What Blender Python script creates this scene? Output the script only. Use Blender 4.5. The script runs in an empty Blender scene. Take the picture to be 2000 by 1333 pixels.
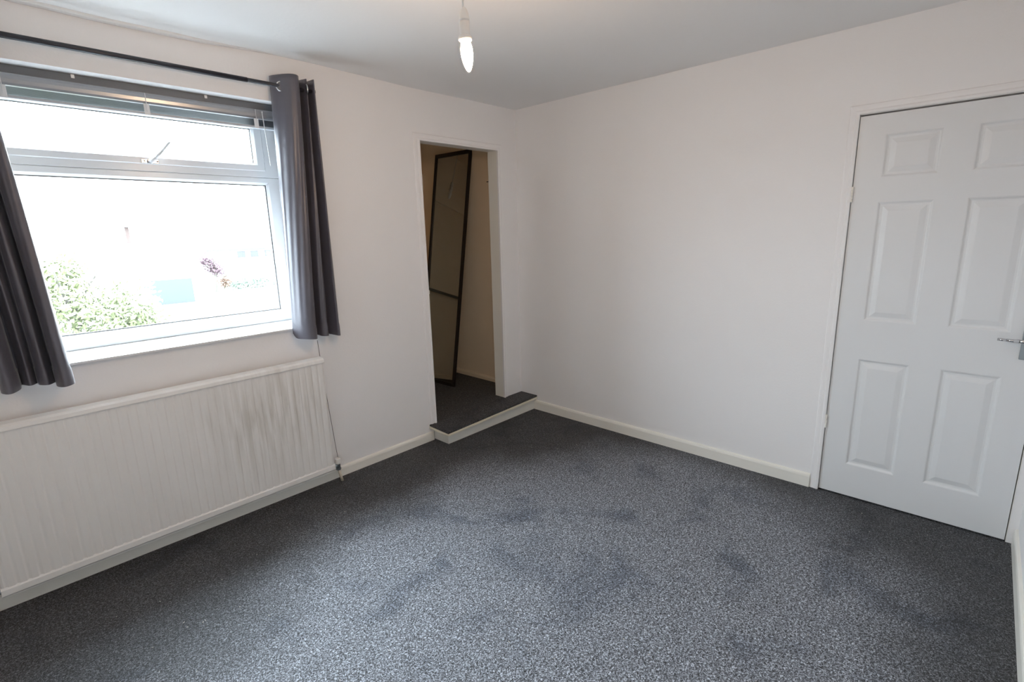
import bpy, bmesh, math, random
from mathutils import Vector, Matrix
rnd = random.Random(7)
S = bpy.context.scene
COL = S.collection

# ------------------------------------------------------------------ camera
cam_data = bpy.data.cameras.new('camera')
cam = bpy.data.objects.new('camera', cam_data); COL.objects.link(cam)
yaw, pit, rol = 0.8151, 0.2156, -0.0262
fw = Vector((math.sin(yaw)*math.cos(pit), math.cos(yaw)*math.cos(pit), -math.sin(pit)))
rt = Vector((math.cos(yaw), -math.sin(yaw), 0)); up = rt.cross(fw)
rt2 = rt*math.cos(rol) + up*math.sin(rol); up2 = -rt*math.sin(rol) + up*math.cos(rol)
m = Matrix((rt2, up2, -fw)).transposed().to_4x4()
m.translation = Vector((-3.0985, -2.8235, 1.4878))
cam.matrix_world = m
cam_data.sensor_width = 36; cam_data.lens = 984.81*36/2000
cam_data.clip_start = 0.02; cam_data.clip_end = 500
S.camera = cam

# ------------------------------------------------------------------ light and exposure
w = bpy.data.worlds.new('overcast_sky'); S.world = w; w.use_nodes = True
bg = w.node_tree.nodes['Background']
SKY = 74.0                                  # zenith of an even overcast sky: L = (1 + 2 sin elevation) / 3
wt = w.node_tree
wc = wt.nodes.new('ShaderNodeTexCoord'); ws = wt.nodes.new('ShaderNodeSeparateXYZ'); wr_ = wt.nodes.new('ShaderNodeMapRange')
wt.links.new(wc.outputs['Generated'], ws.inputs[0]); wt.links.new(ws.outputs['Z'], wr_.inputs['Value'])
wr_.inputs['From Min'].default_value = 0.0; wr_.inputs['From Max'].default_value = 1.0
wr_.inputs['To Min'].default_value = SKY/3; wr_.inputs['To Max'].default_value = SKY
wt.links.new(wr_.outputs['Result'], bg.inputs['Strength'])
bg.inputs['Color'].default_value = (0.80, 0.92, 1.03, 1)
BULB = 640.0
S.view_settings.view_transform = 'Standard'; S.view_settings.look = 'None'
S.view_settings.exposure = 0.0; S.view_settings.gamma = 1.0
S.view_settings.use_curve_mapping = False
S.cycles.max_bounces = 14; S.cycles.diffuse_bounces = 10; S.cycles.transparent_max_bounces = 16

pl = bpy.data.lights.new('window_portal', 'AREA'); pl.shape = 'RECTANGLE'; pl.size = 1.36; pl.size_y = 1.24
pl.cycles.is_portal = True
po = bpy.data.objects.new('window_portal', pl); COL.objects.link(po)
po.location = (-2.39, 0.36, 1.58); po.rotation_euler = (math.radians(-90), 0, 0)

# ------------------------------------------------------------------ materials
def nt(name):
    mt = bpy.data.materials.new(name); mt.use_nodes = True
    t = mt.node_tree
    return mt, t, t.nodes['Principled BSDF']
def paint(name, col, rough=0.5, bump=0.0, scale=60.0, var=0.03, metal=0.0, spec=0.5, vscale=3.0):
    mt, t, b = nt(name)
    b.inputs['Roughness'].default_value = rough; b.inputs['Metallic'].default_value = metal
    b.inputs['Specular IOR Level'].default_value = spec
    tc = t.nodes.new('ShaderNodeTexCoord')
    n = t.nodes.new('ShaderNodeTexNoise'); n.inputs['Scale'].default_value = vscale; n.inputs['Detail'].default_value = 4
    t.links.new(tc.outputs['Object'], n.inputs['Vector'])
    r = t.nodes.new('ShaderNodeMixRGB')
    r.inputs[1].default_value = tuple(max(0, c*(1-var)) for c in col)+(1,)
    r.inputs[2].default_value = tuple(min(1, c*(1+var)) for c in col)+(1,)
    t.links.new(n.outputs['Fac'], r.inputs[0]); t.links.new(r.outputs[0], b.inputs['Base Color'])
    if bump:
        n2 = t.nodes.new('ShaderNodeTexNoise'); n2.inputs['Scale'].default_value = scale; n2.inputs['Detail'].default_value = 3
        t.links.new(tc.outputs['Object'], n2.inputs['Vector'])
        bp = t.nodes.new('ShaderNodeBump'); bp.inputs['Strength'].default_value = bump; bp.inputs['Distance'].default_value = 0.002
        t.links.new(n2.outputs['Fac'], bp.inputs['Height']); t.links.new(bp.outputs[0], b.inputs['Normal'])
    return mt
M = {}
M['wall'] = paint('wall_emulsion', (0.835, 0.825, 0.825), 0.85, 0.25, 90, 0.012, vscale=2)
M['ceil'] = paint('ceiling_emulsion', (0.82, 0.82, 0.82), 0.9, 0.3, 40, 0.012, vscale=2)
M['gloss'] = paint('white_gloss_paint', (0.82, 0.80, 0.74), 0.35, 0.1, 30, 0.02)
M['door'] = paint('white_door_paint', (0.73, 0.74, 0.75), 0.42, 0.12, 50, 0.01)
M['old_gloss'] = paint('yellowed_gloss_paint', (0.76, 0.71, 0.58), 0.35, 0.15, 30, 0.05)
M['upvc'] = paint('white_plastic_frame', (0.60, 0.615, 0.635), 0.28, 0, 0, 0.01)
M['sill'] = paint('white_sill_paint', (0.76, 0.76, 0.76), 0.3, 0.05, 30, 0.01)
M['gasket'] = paint('grey_rubber_gasket', (0.12, 0.12, 0.12), 0.6)
M['magnolia'] = paint('magnolia_emulsion', (0.84, 0.70, 0.52), 0.85, 0.25, 70, 0.04)
M['magnolia_gloss'] = paint('magnolia_gloss', (0.84, 0.71, 0.53), 0.5, 0.1, 30, 0.04)
M['black_metal'] = paint('black_metal', (0.018, 0.018, 0.025), 0.42, 0.05, 80, 0.2)
M['bronze'] = paint('dark_bronze_frame', (0.012, 0.008, 0.007), 0.4, 0.05, 80, 0.2)
M['chrome'] = paint('chrome', (0.62, 0.63, 0.65), 0.16, metal=1.0)
M['satin'] = paint('satin_steel', (0.36, 0.40, 0.42), 0.33, metal=1.0)
M['grey_rail'] = paint('grey_rail_metal', (0.22, 0.23, 0.21), 0.4, metal=0.6)
M['plastic'] = paint('white_plastic', (0.78, 0.76, 0.73), 0.35)
M['slat'] = paint('grey_slat_metal', (0.10, 0.11, 0.13), 0.45, metal=0.0, var=0.05)
M['rail_light'] = paint('pale_blind_rail', (0.45, 0.48, 0.52), 0.35)
M['slat_dark'] = paint('grey_headrail_metal', (0.34, 0.35, 0.37), 0.28, metal=0.45, var=0.04)
M['upper_strip'] = paint('dark_grey_strip', (0.13, 0.135, 0.145), 0.4, metal=0.3, var=0.04)
M['clear'] = paint('translucent_plastic', (0.70, 0.72, 0.74), 0.25)
M['crack'] = paint('dark_crack', (0.05, 0.045, 0.04), 0.9)
M['copper'] = paint('painted_pipe', (0.62, 0.56, 0.46), 0.4)
M['dirt'] = paint('lint', (0.75, 0.70, 0.62), 0.8)

def radiator_mat():
    mt, t, b = nt('radiator_enamel')
    b.inputs['Roughness'].default_value = 0.38
    tc = t.nodes.new('ShaderNodeTexCoord')
    mp = t.nodes.new('ShaderNodeMapping'); mp.inputs['Scale'].default_value = (14, 1, 1.6)
    t.links.new(tc.outputs['Object'], mp.inputs[0])
    n = t.nodes.new('ShaderNodeTexNoise'); n.inputs['Scale'].default_value = 2.2; n.inputs['Detail'].default_value = 5
    t.links.new(mp.outputs[0], n.inputs['Vector'])
    cr = t.nodes.new('ShaderNodeValToRGB'); cr.color_ramp.elements[0].position = 0.40; cr.color_ramp.elements[1].position = 0.66
    t.links.new(n.outputs['Fac'], cr.inputs[0])
    # stains lie in one patch of the front face
    g = t.nodes.new('ShaderNodeMapping'); g.inputs['Location'].default_value = (2.10, 0, -0.56); g.inputs['Scale'].default_value = (2.0, 0, 2.6)
    g.vector_type = 'POINT'
    g.inputs['Location'].default_value = (-0.42*2.0, 0, -0.44*2.6)
    t.links.new(tc.outputs['Object'], g.inputs[0])
    sp = t.nodes.new('ShaderNodeTexGradient'); sp.gradient_type = 'SPHERICAL'
    t.links.new(g.outputs[0], sp.inputs[0])
    mu = t.nodes.new('ShaderNodeMath'); mu.operation = 'MULTIPLY'
    t.links.new(cr.outputs[0], mu.inputs[0]); t.links.new(sp.outputs['Fac'], mu.inputs[1])
    mx = t.nodes.new('ShaderNodeMixRGB'); mx.inputs[1].default_value = (0.80, 0.785, 0.765, 1); mx.inputs[2].default_value = (0.54, 0.51, 0.46, 1)
    t.links.new(mu.outputs[0], mx.inputs[0]); t.links.new(mx.outputs[0], b.inputs['Base Color'])
    return mt
M['radiator'] = radiator_mat()

def carpet_mat():
    mt, t, b = nt('grey_twist_carpet')
    L = t.links.new
    b.inputs['Roughness'].default_value = 0.75; b.inputs['Specular IOR Level'].default_value = 0.6
    b.inputs['Sheen Weight'].default_value = 0.0
    tc = t.nodes.new('ShaderNodeTexCoord')
    n = t.nodes.new('ShaderNodeTexNoise'); n.inputs['Scale'].default_value = 175; n.inputs['Detail'].default_value = 3; n.inputs['Roughness'].default_value = 0.6
    n.inputs['Distortion'].default_value = 1.2
    L(tc.outputs['Object'], n.inputs['Vector'])
    cr = t.nodes.new('ShaderNodeValToRGB')
    e = cr.color_ramp.elements; e[0].position = 0.36; e[0].color = (0.004, 0.005, 0.006, 1); e[1].position = 0.66; e[1].color = (0.60, 0.64, 0.72, 1)
    k = cr.color_ramp.elements.new(0.50); k.color = (0.098, 0.104, 0.118, 1)
    L(n.outputs['Fac'], cr.inputs[0])
    # brushed pile: broad patches where the pile lies the other way
    n2 = t.nodes.new('ShaderNodeTexNoise'); n2.inputs['Scale'].default_value = 3.0; n2.inputs['Detail'].default_value = 5; n2.inputs['Roughness'].default_value = 0.55
    n2.inputs['Distortion'].default_value = 0.6
    L(tc.outputs['Object'], n2.inputs['Vector'])
    c2 = t.nodes.new('ShaderNodeValToRGB'); e = c2.color_ramp.elements
    e[0].position = 0.33; e[0].color = (0.58, 0.61, 0.66, 1); e[1].position = 0.47; e[1].color = (1, 1, 1, 1)
    L(n2.outputs['Fac'], c2.inputs[0])
    mx = t.nodes.new('ShaderNodeMixRGB'); mx.blend_type = 'MULTIPLY'; mx.inputs[0].default_value = 1
    L(cr.outputs[0], mx.inputs[1]); L(c2.outputs[0], mx.inputs[2])
    # window-light pool painted into the pile colour, plus nap wear: lighter middle, darker edges
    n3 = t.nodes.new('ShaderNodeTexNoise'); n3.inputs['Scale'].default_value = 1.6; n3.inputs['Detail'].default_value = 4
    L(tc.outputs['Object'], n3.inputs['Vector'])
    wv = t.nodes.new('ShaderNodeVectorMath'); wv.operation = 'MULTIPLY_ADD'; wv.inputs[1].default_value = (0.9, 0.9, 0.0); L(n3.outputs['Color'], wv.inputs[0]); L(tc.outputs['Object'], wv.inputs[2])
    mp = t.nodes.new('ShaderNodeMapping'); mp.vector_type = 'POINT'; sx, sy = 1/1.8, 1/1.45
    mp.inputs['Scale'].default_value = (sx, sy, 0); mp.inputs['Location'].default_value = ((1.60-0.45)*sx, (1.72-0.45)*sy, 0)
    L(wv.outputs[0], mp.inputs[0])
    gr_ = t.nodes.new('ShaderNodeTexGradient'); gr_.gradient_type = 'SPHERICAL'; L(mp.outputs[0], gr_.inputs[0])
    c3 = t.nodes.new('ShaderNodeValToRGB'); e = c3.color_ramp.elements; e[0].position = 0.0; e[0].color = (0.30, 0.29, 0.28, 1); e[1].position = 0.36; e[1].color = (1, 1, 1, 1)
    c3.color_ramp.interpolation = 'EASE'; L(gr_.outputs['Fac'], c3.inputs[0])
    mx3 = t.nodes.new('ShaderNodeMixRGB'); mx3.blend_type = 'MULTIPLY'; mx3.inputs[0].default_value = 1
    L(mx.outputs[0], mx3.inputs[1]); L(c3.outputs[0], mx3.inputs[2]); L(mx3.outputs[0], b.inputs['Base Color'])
    bp = t.nodes.new('ShaderNodeBump'); bp.inputs['Strength'].default_value = 0.5; bp.inputs['Distance'].default_value = 0.003
    L(n.outputs['Fac'], bp.inputs['Height']); L(bp.outputs[0], b.inputs['Normal'])
    return mt
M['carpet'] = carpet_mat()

def fabric_mat():
    mt, t, b = nt('grey_satin_curtain')
    L = t.links.new
    b.inputs['Roughness'].default_value = 0.40; b.inputs['Specular IOR Level'].default_value = 0.8
    b.inputs['Sheen Weight'].default_value = 0.3; b.inputs['Sheen Roughness'].default_value = 0.35
    tc = t.nodes.new('ShaderNodeTexCoord')
    n = t.nodes.new('ShaderNodeTexNoise'); n.inputs['Scale'].default_value = 9; n.inputs['Detail'].default_value = 4
    L(tc.outputs['Object'], n.inputs['Vector'])
    mx = t.nodes.new('ShaderNodeMixRGB'); mx.inputs[1].default_value = (0.062, 0.058, 0.074, 1); mx.inputs[2].default_value = (0.090, 0.085, 0.106, 1)
    L(n.outputs['Fac'], mx.inputs[0]); L(mx.outputs[0], b.inputs['Base Color'])
    bp = t.nodes.new('ShaderNodeBump'); bp.inputs['Strength'].default_value = 0.25; bp.inputs['Distance'].default_value = 0.01
    L(n.outputs['Fac'], bp.inputs['Height']); L(bp.outputs[0], b.inputs['Normal'])
    return mt
M['fabric'] = fabric_mat()

def glass_mat():
    mt = bpy.data.materials.new('window_glass'); mt.use_nodes = True
    t = mt.node_tree; t.nodes.clear(); L = t.links.new
    o = t.nodes.new('ShaderNodeOutputMaterial'); tr = t.nodes.new('ShaderNodeBsdfTransparent'); gl = t.nodes.new('ShaderNodeBsdfGlossy')
    tr.inputs[0].default_value = (0.97, 0.985, 0.98, 1); gl.inputs['Roughness'].default_value = 0.02
    # Schlick reflectance of each face, the same from inside and outside the pane
    lw = t.nodes.new('ShaderNodeLayerWeight'); lw.inputs['Blend'].default_value = 0.5
    pw = t.nodes.new('ShaderNodeMath'); pw.operation = 'POWER'; pw.inputs[1].default_value = 5.0; L(lw.outputs['Facing'], pw.inputs[0])
    fr = t.nodes.new('ShaderNodeMath'); fr.operation = 'MULTIPLY_ADD'; fr.inputs[1].default_value = 0.96; fr.inputs[2].default_value = 0.04; L(pw.outputs[0], fr.inputs[0])
    mx = t.nodes.new('ShaderNodeMixShader'); L(fr.outputs[0], mx.inputs[0]); L(tr.outputs[0], mx.inputs[1]); L(gl.outputs[0], mx.inputs[2]); L(mx.outputs[0], o.inputs[0])
    return mt
M['glass'] = glass_mat()
M['mirror'] = paint('dusty_mirror', (0.50, 0.50, 0.46), 0.035, metal=1.0, var=0.02)
def bulb_mat():
    mt, t, b = nt('glowing_bulb_glass')
    b.inputs['Base Color'].default_value = (1, 0.9, 0.75, 1)
    b.inputs['Emission Color'].default_value = (1.0, 0.67, 0.41, 1); b.inputs['Emission Strength'].default_value = BULB
    return mt
M['bulb'] = bulb_mat()
M['bulb_off'] = paint('frosted_bulb_glass', (0.85, 0.85, 0.83), 0.3)
M['render'] = paint('white_house_render', (0.70, 0.69, 0.67), 0.9, var=0.04)
M['brick'] = paint('red_house_brick', (0.04, 0.026, 0.022), 0.9, var=0.15, vscale=9)
M['roof'] = paint('grey_roof_tile', (0.03, 0.03, 0.033), 0.8, var=0.1)
M['teal'] = paint('teal_door_paint', (0.0150, 0.0200, 0.0215), 0.5)
M['dark_glass'] = paint('dark_window_glass', (0.03, 0.03, 0.04), 0.1)
M['road'] = paint('pale_concrete', (0.06, 0.06, 0.06), 0.9, var=0.1)
M['grass'] = paint('garden_grass', (0.09, 0.11, 0.05), 1.0, var=0.2)
M['leaf'] = paint('yellow_green_leaf', (0.120, 0.135, 0.062), 0.7, var=0.5, vscale=1.2)
M['hedge'] = paint('green_hedge_leaf', (0.040, 0.058, 0.038), 0.8, var=0.4)
M['red_leaf'] = paint('dark_red_leaf', (0.085, 0.048, 0.060), 0.8, var=0.3)
M['orange_leaf'] = paint('orange_leaf', (0.105, 0.062, 0.044), 0.8, var=0.3)
M['bark'] = paint('bark', (0.09, 0.08, 0.07), 0.9, var=0.3)
M['car'] = paint('silver_car_paint', (0.035, 0.038, 0.04), 0.3)
M['tyre'] = paint('tyre_rubber', (0.03, 0.03, 0.03), 0.8)

# ------------------------------------------------------------------ helpers
def link(name, bm, mat, parent=None, smooth=False, loc=None):
    me = bpy.data.meshes.new(name); bm.normal_update(); bm.to_mesh(me); bm.free()
    if mat is not None: me.materials.append(M[mat] if isinstance(mat, str) else mat)
    if smooth:
        for p in me.polygons: p.use_smooth = True
    o = bpy.data.objects.new(name, me); COL.objects.link(o)
    if parent: o.parent = parent
    if loc: o.location = loc
    return o
def struct(o, label=None):
    o['kind'] = 'structure'
    if label: o['label'] = label
    return o
def empty(name, loc=(0, 0, 0)):
    o = bpy.data.objects.new(name, None); COL.objects.link(o); o.location = loc; o.empty_display_size = 0.1
    return o
def tag(o, label, cat, group=None):
    o['label'] = label; o['category'] = cat
    if group: o['group'] = group
    return o
def box(bm, a, b, bev=0.0, off=(0, 0, 0)):
    a = [a[i]-off[i] for i in range(3)]; b = [b[i]-off[i] for i in range(3)]
    lo = [min(a[i], b[i]) for i in range(3)]; hi = [max(a[i], b[i]) for i in range(3)]
    vs = [bm.verts.new((x, y, z)) for x in (lo[0], hi[0]) for y in (lo[1], hi[1]) for z in (lo[2], hi[2])]
    fs = [(0,1,3,2),(4,6,7,5),(0,4,5,1),(2,3,7,6),(0,2,6,4),(1,5,7,3)]
    ff = [bm.faces.new([vs[i] for i in f]) for f in fs]
    if bev:
        es = set(e for f in ff for e in f.edges)
        bmesh.ops.bevel(bm, geom=list(es), offset=bev, segments=2, affect='EDGES', profile=0.6)
def boxo(name, a, b, mat, parent=None, bev=0.0, off=(0, 0, 0)):
    bm = bmesh.new(); box(bm, a, b, bev, off); return link(name, bm, mat, parent)
def cyl(bm, p, q, r, n=16, r2=None, cap=True):
    p = Vector(p); q = Vector(q); d = (q-p).normalized(); r2 = r if r2 is None else r2
    a = d.orthogonal().normalized(); b = d.cross(a)
    A = [bm.verts.new(p+(a*math.cos(2*math.pi*i/n)+b*math.sin(2*math.pi*i/n))*r) for i in range(n)]
    B = [bm.verts.new(q+(a*math.cos(2*math.pi*i/n)+b*math.sin(2*math.pi*i/n))*r2) for i in range(n)]
    for i in range(n): bm.faces.new((A[i], A[(i+1)%n], B[(i+1)%n], B[i]))
    if cap: bm.faces.new(A[::-1]); bm.faces.new(B)
def lathe(bm, prof, n=24, org=(0, 0, 0), mat=None):
    rings = []
    for r, z in prof:
        ring = []
        for i in range(n):
            v = Vector((r*math.cos(2*math.pi*i/n), r*math.sin(2*math.pi*i/n), z))
            if mat: v = mat @ v
            ring.append(bm.verts.new(v+Vector(org)))
        rings.append(ring)
    for a, b in zip(rings, rings[1:]):
        for i in range(n): bm.faces.new((a[i], a[(i+1)%n], b[(i+1)%n], b[i]))
    bm.faces.new(rings[0][::-1]); bm.faces.new(rings[-1])
def extrude_profile(bm, prof, P, Q, u, v):
    """closed profile in (u,v) swept from P to Q"""
    P = Vector(P); Q = Vector(Q); u = Vector(u); v = Vector(v)
    A = [bm.verts.new(P+u*a+v*b) for a, b in prof]; B = [bm.verts.new(Q+u*a+v*b) for a, b in prof]
    n = len(prof)
    for i in range(n): bm.faces.new((A[i], A[(i+1)%n], B[(i+1)%n], B[i]))
    bm.faces.new(A[::-1]); bm.faces.new(B)
    bmesh.ops.recalc_face_normals(bm, faces=bm.faces)

# ------------------------------------------------------------------ setting: room shell
XL, YF, H = -3.72, -3.085, 2.397          # left wall, near wall, ceiling
HS = 0.1215                                # raised alcove floor
boxo_ = None
fl = struct(boxo('floor', (XL-0.1, YF-0.1, -0.08), (0.1, 0.0, 0.0), 'carpet'), 'dark grey twist-pile carpet, brushed in patches, with a painted pool of window light')
# lint on the carpet
bm = bmesh.new()
for i in range(150):
    x = rnd.uniform(-3.0, -0.1); y = rnd.uniform(-2.9, -0.3); a = rnd.uniform(0, 3.14); l = rnd.uniform(0.001, 0.0032)
    d = Vector((math.cos(a), math.sin(a), 0))*l
    cyl(bm, Vector((x, y, 0.002))-d, Vector((x, y, 0.0028))+d, 0.0009, 5)
lint = link('lint', bm, 'dirt', fl); lint['kind'] = 'stuff'

# ceiling: gently uneven plaster
bm = bmesh.new()
NX, NY = 60, 40
def ceil_z(x, y):
    near = max(0.0, 1-abs(y)/0.9)
    line = 0.0
    pts = [(-3.8, .004), (-2.75, -.006), (-2.55, -.010), (-2.25, -.006), (-1.82, .006), (-1.65, .007), (-1.35, .002), (-1.0, -.005), (-0.4, 0), (0, 0), (.2, 0)]
    for (x0, a), (x1, b) in zip(pts, pts[1:]):
        if x0 <= x <= x1:
            t = (x-x0)/(x1-x0); t = t*t*(3-2*t); line = a+(b-a)*t
    return H + near*line + 0.002*math.sin(x*3.1)*math.sin(y*2.3)*(min(1, abs(x)*2))*(min(1, abs(y)*2))
g = [[bm.verts.new((XL-0.1+(0.2-XL)*i/NX, YF-0.1+(0.2-YF)*j/NY - (0.1 if False else 0), 0)) for j in range(NY+1)] for i in range(NX+1)]
for row in g:
    for v_ in row: v_.co.z = ceil_z(v_.co.x, v_.co.y)
for i in range(NX):
    for j in range(NY): bm.faces.new((g[i][j], g[i][j+1], g[i+1][j+1], g[i+1][j]))
ce = struct(link('ceiling', bm, 'ceil', smooth=True))
bm = bmesh.new(); box(bm, (XL-0.1, YF-0.1, H+0.03), (0.1, 0.1, H+0.1)); link('ceiling_slab', bm, 'ceil', ce)

# window wall (back): pieces round window and doorway
WX0, WX1, WZ0, WZ1, WD = -3.03, -1.757, 0.985, 2.175, 0.30
OX0, OX1, OZ = -0.9447, -0.218, 2.082
bm = bmesh.new()
zt = H+0.06
box(bm, (XL-0.1, 0, -0.1), (WX0, WD, zt))
box(bm, (WX0, 0, -0.1), (WX1, WD, WZ0-0.012))
box(bm, (WX0, 0, WZ1), (WX1, WD, zt))
box(bm, (WX1, 0, -0.1), (-1.2, WD, zt))
box(bm, (-1.2, 0, -0.1), (OX0-0.02, 0.10, zt))
box(bm, (OX0-0.02, 0, OZ+0.02), (OX1+0.02, 0.10, zt))
box(bm, (OX1+0.02, 0, -0.1), (0.0, 0.10, zt))
wb = struct(link('wall_back', bm, 'wall'))
bm = bmesh.new()
P = [(-1.7705, 0.8865), (-1.765, 0.787), (-1.752, 0.55), (-1.742, 0.40), (-1.728, 0.2), (-1.7195, 0.095)]
for (x0, z0), (x1, z1) in zip(P, P[1:]):
    vs = [bm.verts.new(c) for c in ((x0-0.0013, -0.0008, z0), (x0+0.0013, -0.0008, z0), (x1+0.0013, -0.0008, z1), (x1-0.0013, -0.0008, z1))]
    bm.faces.new(vs)
r_ = bmesh.ops.extrude_face_region(bm, geom=bm.faces[:])
bmesh.ops.translate(bm, vec=(0, 0.003, 0), verts=[v for v in r_['geom'] if isinstance(v, bmesh.types.BMVert)])
link('plaster_crack', bm, 'crack', wb)['label'] = 'thin dark crack running down to the radiator valve'

wr = struct(boxo('wall_right', (0, YF-0.1, -0.1), (0.10, 0.10, zt), 'wall'))
# door hole in right wall is cut as pieces
bpy.data.objects.remove(wr)
DY1, DY0, DZ = -2.280, -3.047, 1.990
bm = bmesh.new()
box(bm, (0, DY1+0.0022, -0.1), (0.10, 0.10, zt))
box(bm, (0, YF-0.1, DZ+0.004), (0.10, DY1+0.0022, zt))
box(bm, (0, YF-0.1, -0.1), (0.10, DY0-0.006, DZ+0.004))
box(bm, (0.05, DY0-0.006, -0.1), (0.10, DY1+0.0022, DZ+0.004))
wr = struct(link('wall_right', bm, 'wall'))
struct(boxo('wall_front', (XL-0.1, YF-0.1, -0.1), (0.0, YF, zt), 'wall'))
struct(boxo('wall_left', (XL-0.1, YF, -0.1), (XL, 0.0, zt), 'wall'))

# small painted bead where wall meets ceiling over the window
bm = bmesh.new()
N = 60; prev = None
for i in range(N+1):
    x = XL + (-1.80-XL)*i/N; z = ceil_z(x, 0)
    k = min(1.0, (N-i)/16.0)**0.8
    wd = 0.034*k+0.001; dp = 0.010*k+0.0003
    ring = [bm.verts.new((x, -a, z+b)) for a, b in ((0, 0.004), (wd+0.002, 0.004), (wd, -dp*0.8), (wd*0.93, -dp), (wd*0.1, -dp*1.05), (0, -dp*1.05))]
    if prev:
        for q in range(6): bm.faces.new((prev[q], prev[(q+1)%6], ring[(q+1)%6], ring[q]))
    prev = ring
bmesh.ops.recalc_face_normals(bm, faces=bm.faces)
struct(link('trim_1', bm, 'sill'), 'narrow white strip between ceiling and wall above the window')

# baseboards
def skirting(name, P, Q, nrm, h, t, mat='gloss', z0=0.0):
    bm = bmesh.new()
    prof = [(0, -0.01), (t, -0.01), (t, h-0.018), (t*0.8, h-0.008), (t*0.45, h-0.002), (0, h)]
    extrude_profile(bm, prof, (P[0], P[1], z0), (Q[0], Q[1], z0), nrm, (0, 0, 1))
    return struct(link(name, bm, mat))
skirting('baseboard_back', (XL, 0), (-0.975, 0), (0, -1, 0), 0.066, 0.015)
skirting('baseboard_right', (0, -0.155), (0, -2.234), (-1, 0, 0), 0.080, 0.015)
skirting('baseboard_front', (XL, YF), (-0.013, YF), (0, 1, 0), 0.085, 0.014)
skirting('baseboard_left', (XL, YF), (XL, 0), (1, 0, 0), 0.080, 0.015)

# ------------------------------------------------------------------ alcove room beyond the opening
AX0, AX1, AY1, AH = -1.10, 0.06, 1.29, 2.40
struct(boxo('wall_alcove_right', (AX1, 0.10, -0.1), (AX1+0.08, AY1+0.08, AH+0.05), 'magnolia'))
ab = struct(boxo('wall_alcove_back', (AX0-0.08, AY1, -0.1), (AX1, AY1+0.08, AH+0.05), 'magnolia'))
struct(boxo('wall_alcove_left', (AX0-0.08, 0.10, -0.1), (AX0, AY1, AH+0.05), 'magnolia'))
struct(boxo('ceiling_alcove', (AX0-0.08, 0.10, AH), (AX1+0.08, AY1+0.08, AH+0.08), 'magnolia'))
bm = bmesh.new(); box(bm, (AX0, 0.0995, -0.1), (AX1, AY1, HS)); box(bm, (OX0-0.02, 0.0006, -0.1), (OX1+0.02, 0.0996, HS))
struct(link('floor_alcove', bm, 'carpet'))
skirting('baseboard_alcove', (AX1, 0.10), (AX1, AY1), (-1, 0, 0), 0.045, 0.018, 'magnolia_gloss', HS)
skirting('baseboard_alcove_back', (AX0, AY1), (AX1-0.018, AY1), (0, -1, 0), 0.045, 0.018, 'magnolia_gloss', HS)
bm = bmesh.new(); box(bm, (AX1-0.002, 0.372, 1.897), (AX1+0.005, 0.402, 1.904))
link('screw_slot', bm, 'crack', bpy.data.objects['wall_alcove_right'])
# shelf batten board on the back wall and grey rail below
o = boxo('wall_batten', (AX0+0.001, AY1-0.022, 1.885), (AX1-0.001, AY1-0.001, 2.04), 'magnolia_gloss', None, 0.003)
tag(o, 'painted wooden batten board fixed high across the alcove back wall', 'batten')
rail = empty('clothes_rail', (-0.55, AY1-0.05, 1.0))
bm = bmesh.new(); box(bm, (AX0+0.002, AY1-0.062, 0.995), (AX1-0.012, AY1-0.038, 1.022), 0.002, off=rail.location)
link('rail', bm, 'grey_rail', rail)
for x in (-0.92, -0.1):
    bm = bmesh.new(); box(bm, (x-0.02, AY1-0.038, 0.985), (x+0.02, AY1-0.0005, 1.035), 0.003, off=rail.location)
    link('bracket', bm, 'grey_rail', rail)
tag(rail, 'grey metal rail running low across the alcove back wall', 'rail')

# opening lining and architrave (trim_2)
t2 = struct(empty('trim_2', (OX0, 0, HS)), 'white painted lining and architrave round the alcove opening')
def lining(name, a, b, mat='gloss'): return boxo(name, a, b, mat, t2, 0.0015, off=t2.location)
lining('jamb', (OX0-0.02, 0.001, HS), (OX0, 0.099, OZ+0.02))
lining('jamb', (OX1, 0.001, HS), (OX1+0.02, 0.099, OZ+0.02))
lining('head', (OX0, 0.001, OZ), (OX1, 0.099, OZ+0.02))
aw = 0.048
prof = [(0, 0), (0.012, 0), (0.015, 0.002), (0.015, 0.012), (0.007, 0.016), (0.0065, 0.022), (0.009, 0.026), (0.0085, aw-0.006), (0.003, aw), (0, aw)]
def arch_side(x, sgn, zt_):
    bm = bmesh.new()
    # mitred at the top
    pr = prof; A = []; B = []
    for d, s in pr:
        A.append(bm.verts.new((x+sgn*s-t2.location.x, -d, 0.0))); B.append(bm.verts.new((x+sgn*s-t2.location.x, -d, zt_+s-HS)))
    n = len(pr)
    for i in range(n): bm.faces.new((A[i], A[(i+1)%n], B[(i+1)%n], B[i]))
    bm.faces.new(A[::-1]); bm.faces.new(B); bmesh.ops.recalc_face_normals(bm, faces=bm.faces)
    return link('architrave', bm, 'wall', t2)
arch_side(OX0+0.003, -1, OZ-0.003); arch_side(OX1-0.003, 1, OZ-0.003)
bm = bmesh.new(); A = []; B = []
for d, s in prof:
    A.append(bm.verts.new((OX0+0.003-s-t2.location.x, -d, OZ-0.003+s-HS))); B.append(bm.verts.new((OX1-0.003+s-t2.location.x, -d, OZ-0.003+s-HS)))
n = len(prof)
for i in range(n): bm.faces.new((A[i], A[(i+1)%n], B[(i+1)%n], B[i]))
bm.faces.new(A[::-1]); bm.faces.new(B); bmesh.ops.recalc_face_normals(bm, faces=bm.faces)
link('architrave', bm, 'wall', t2)
boxo('latch_keep', (OX0-0.004, -0.0135, 1.072), (OX0+0.007, -0.004, 1.098), 'gloss', t2, 0.001, off=t2.location)

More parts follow.
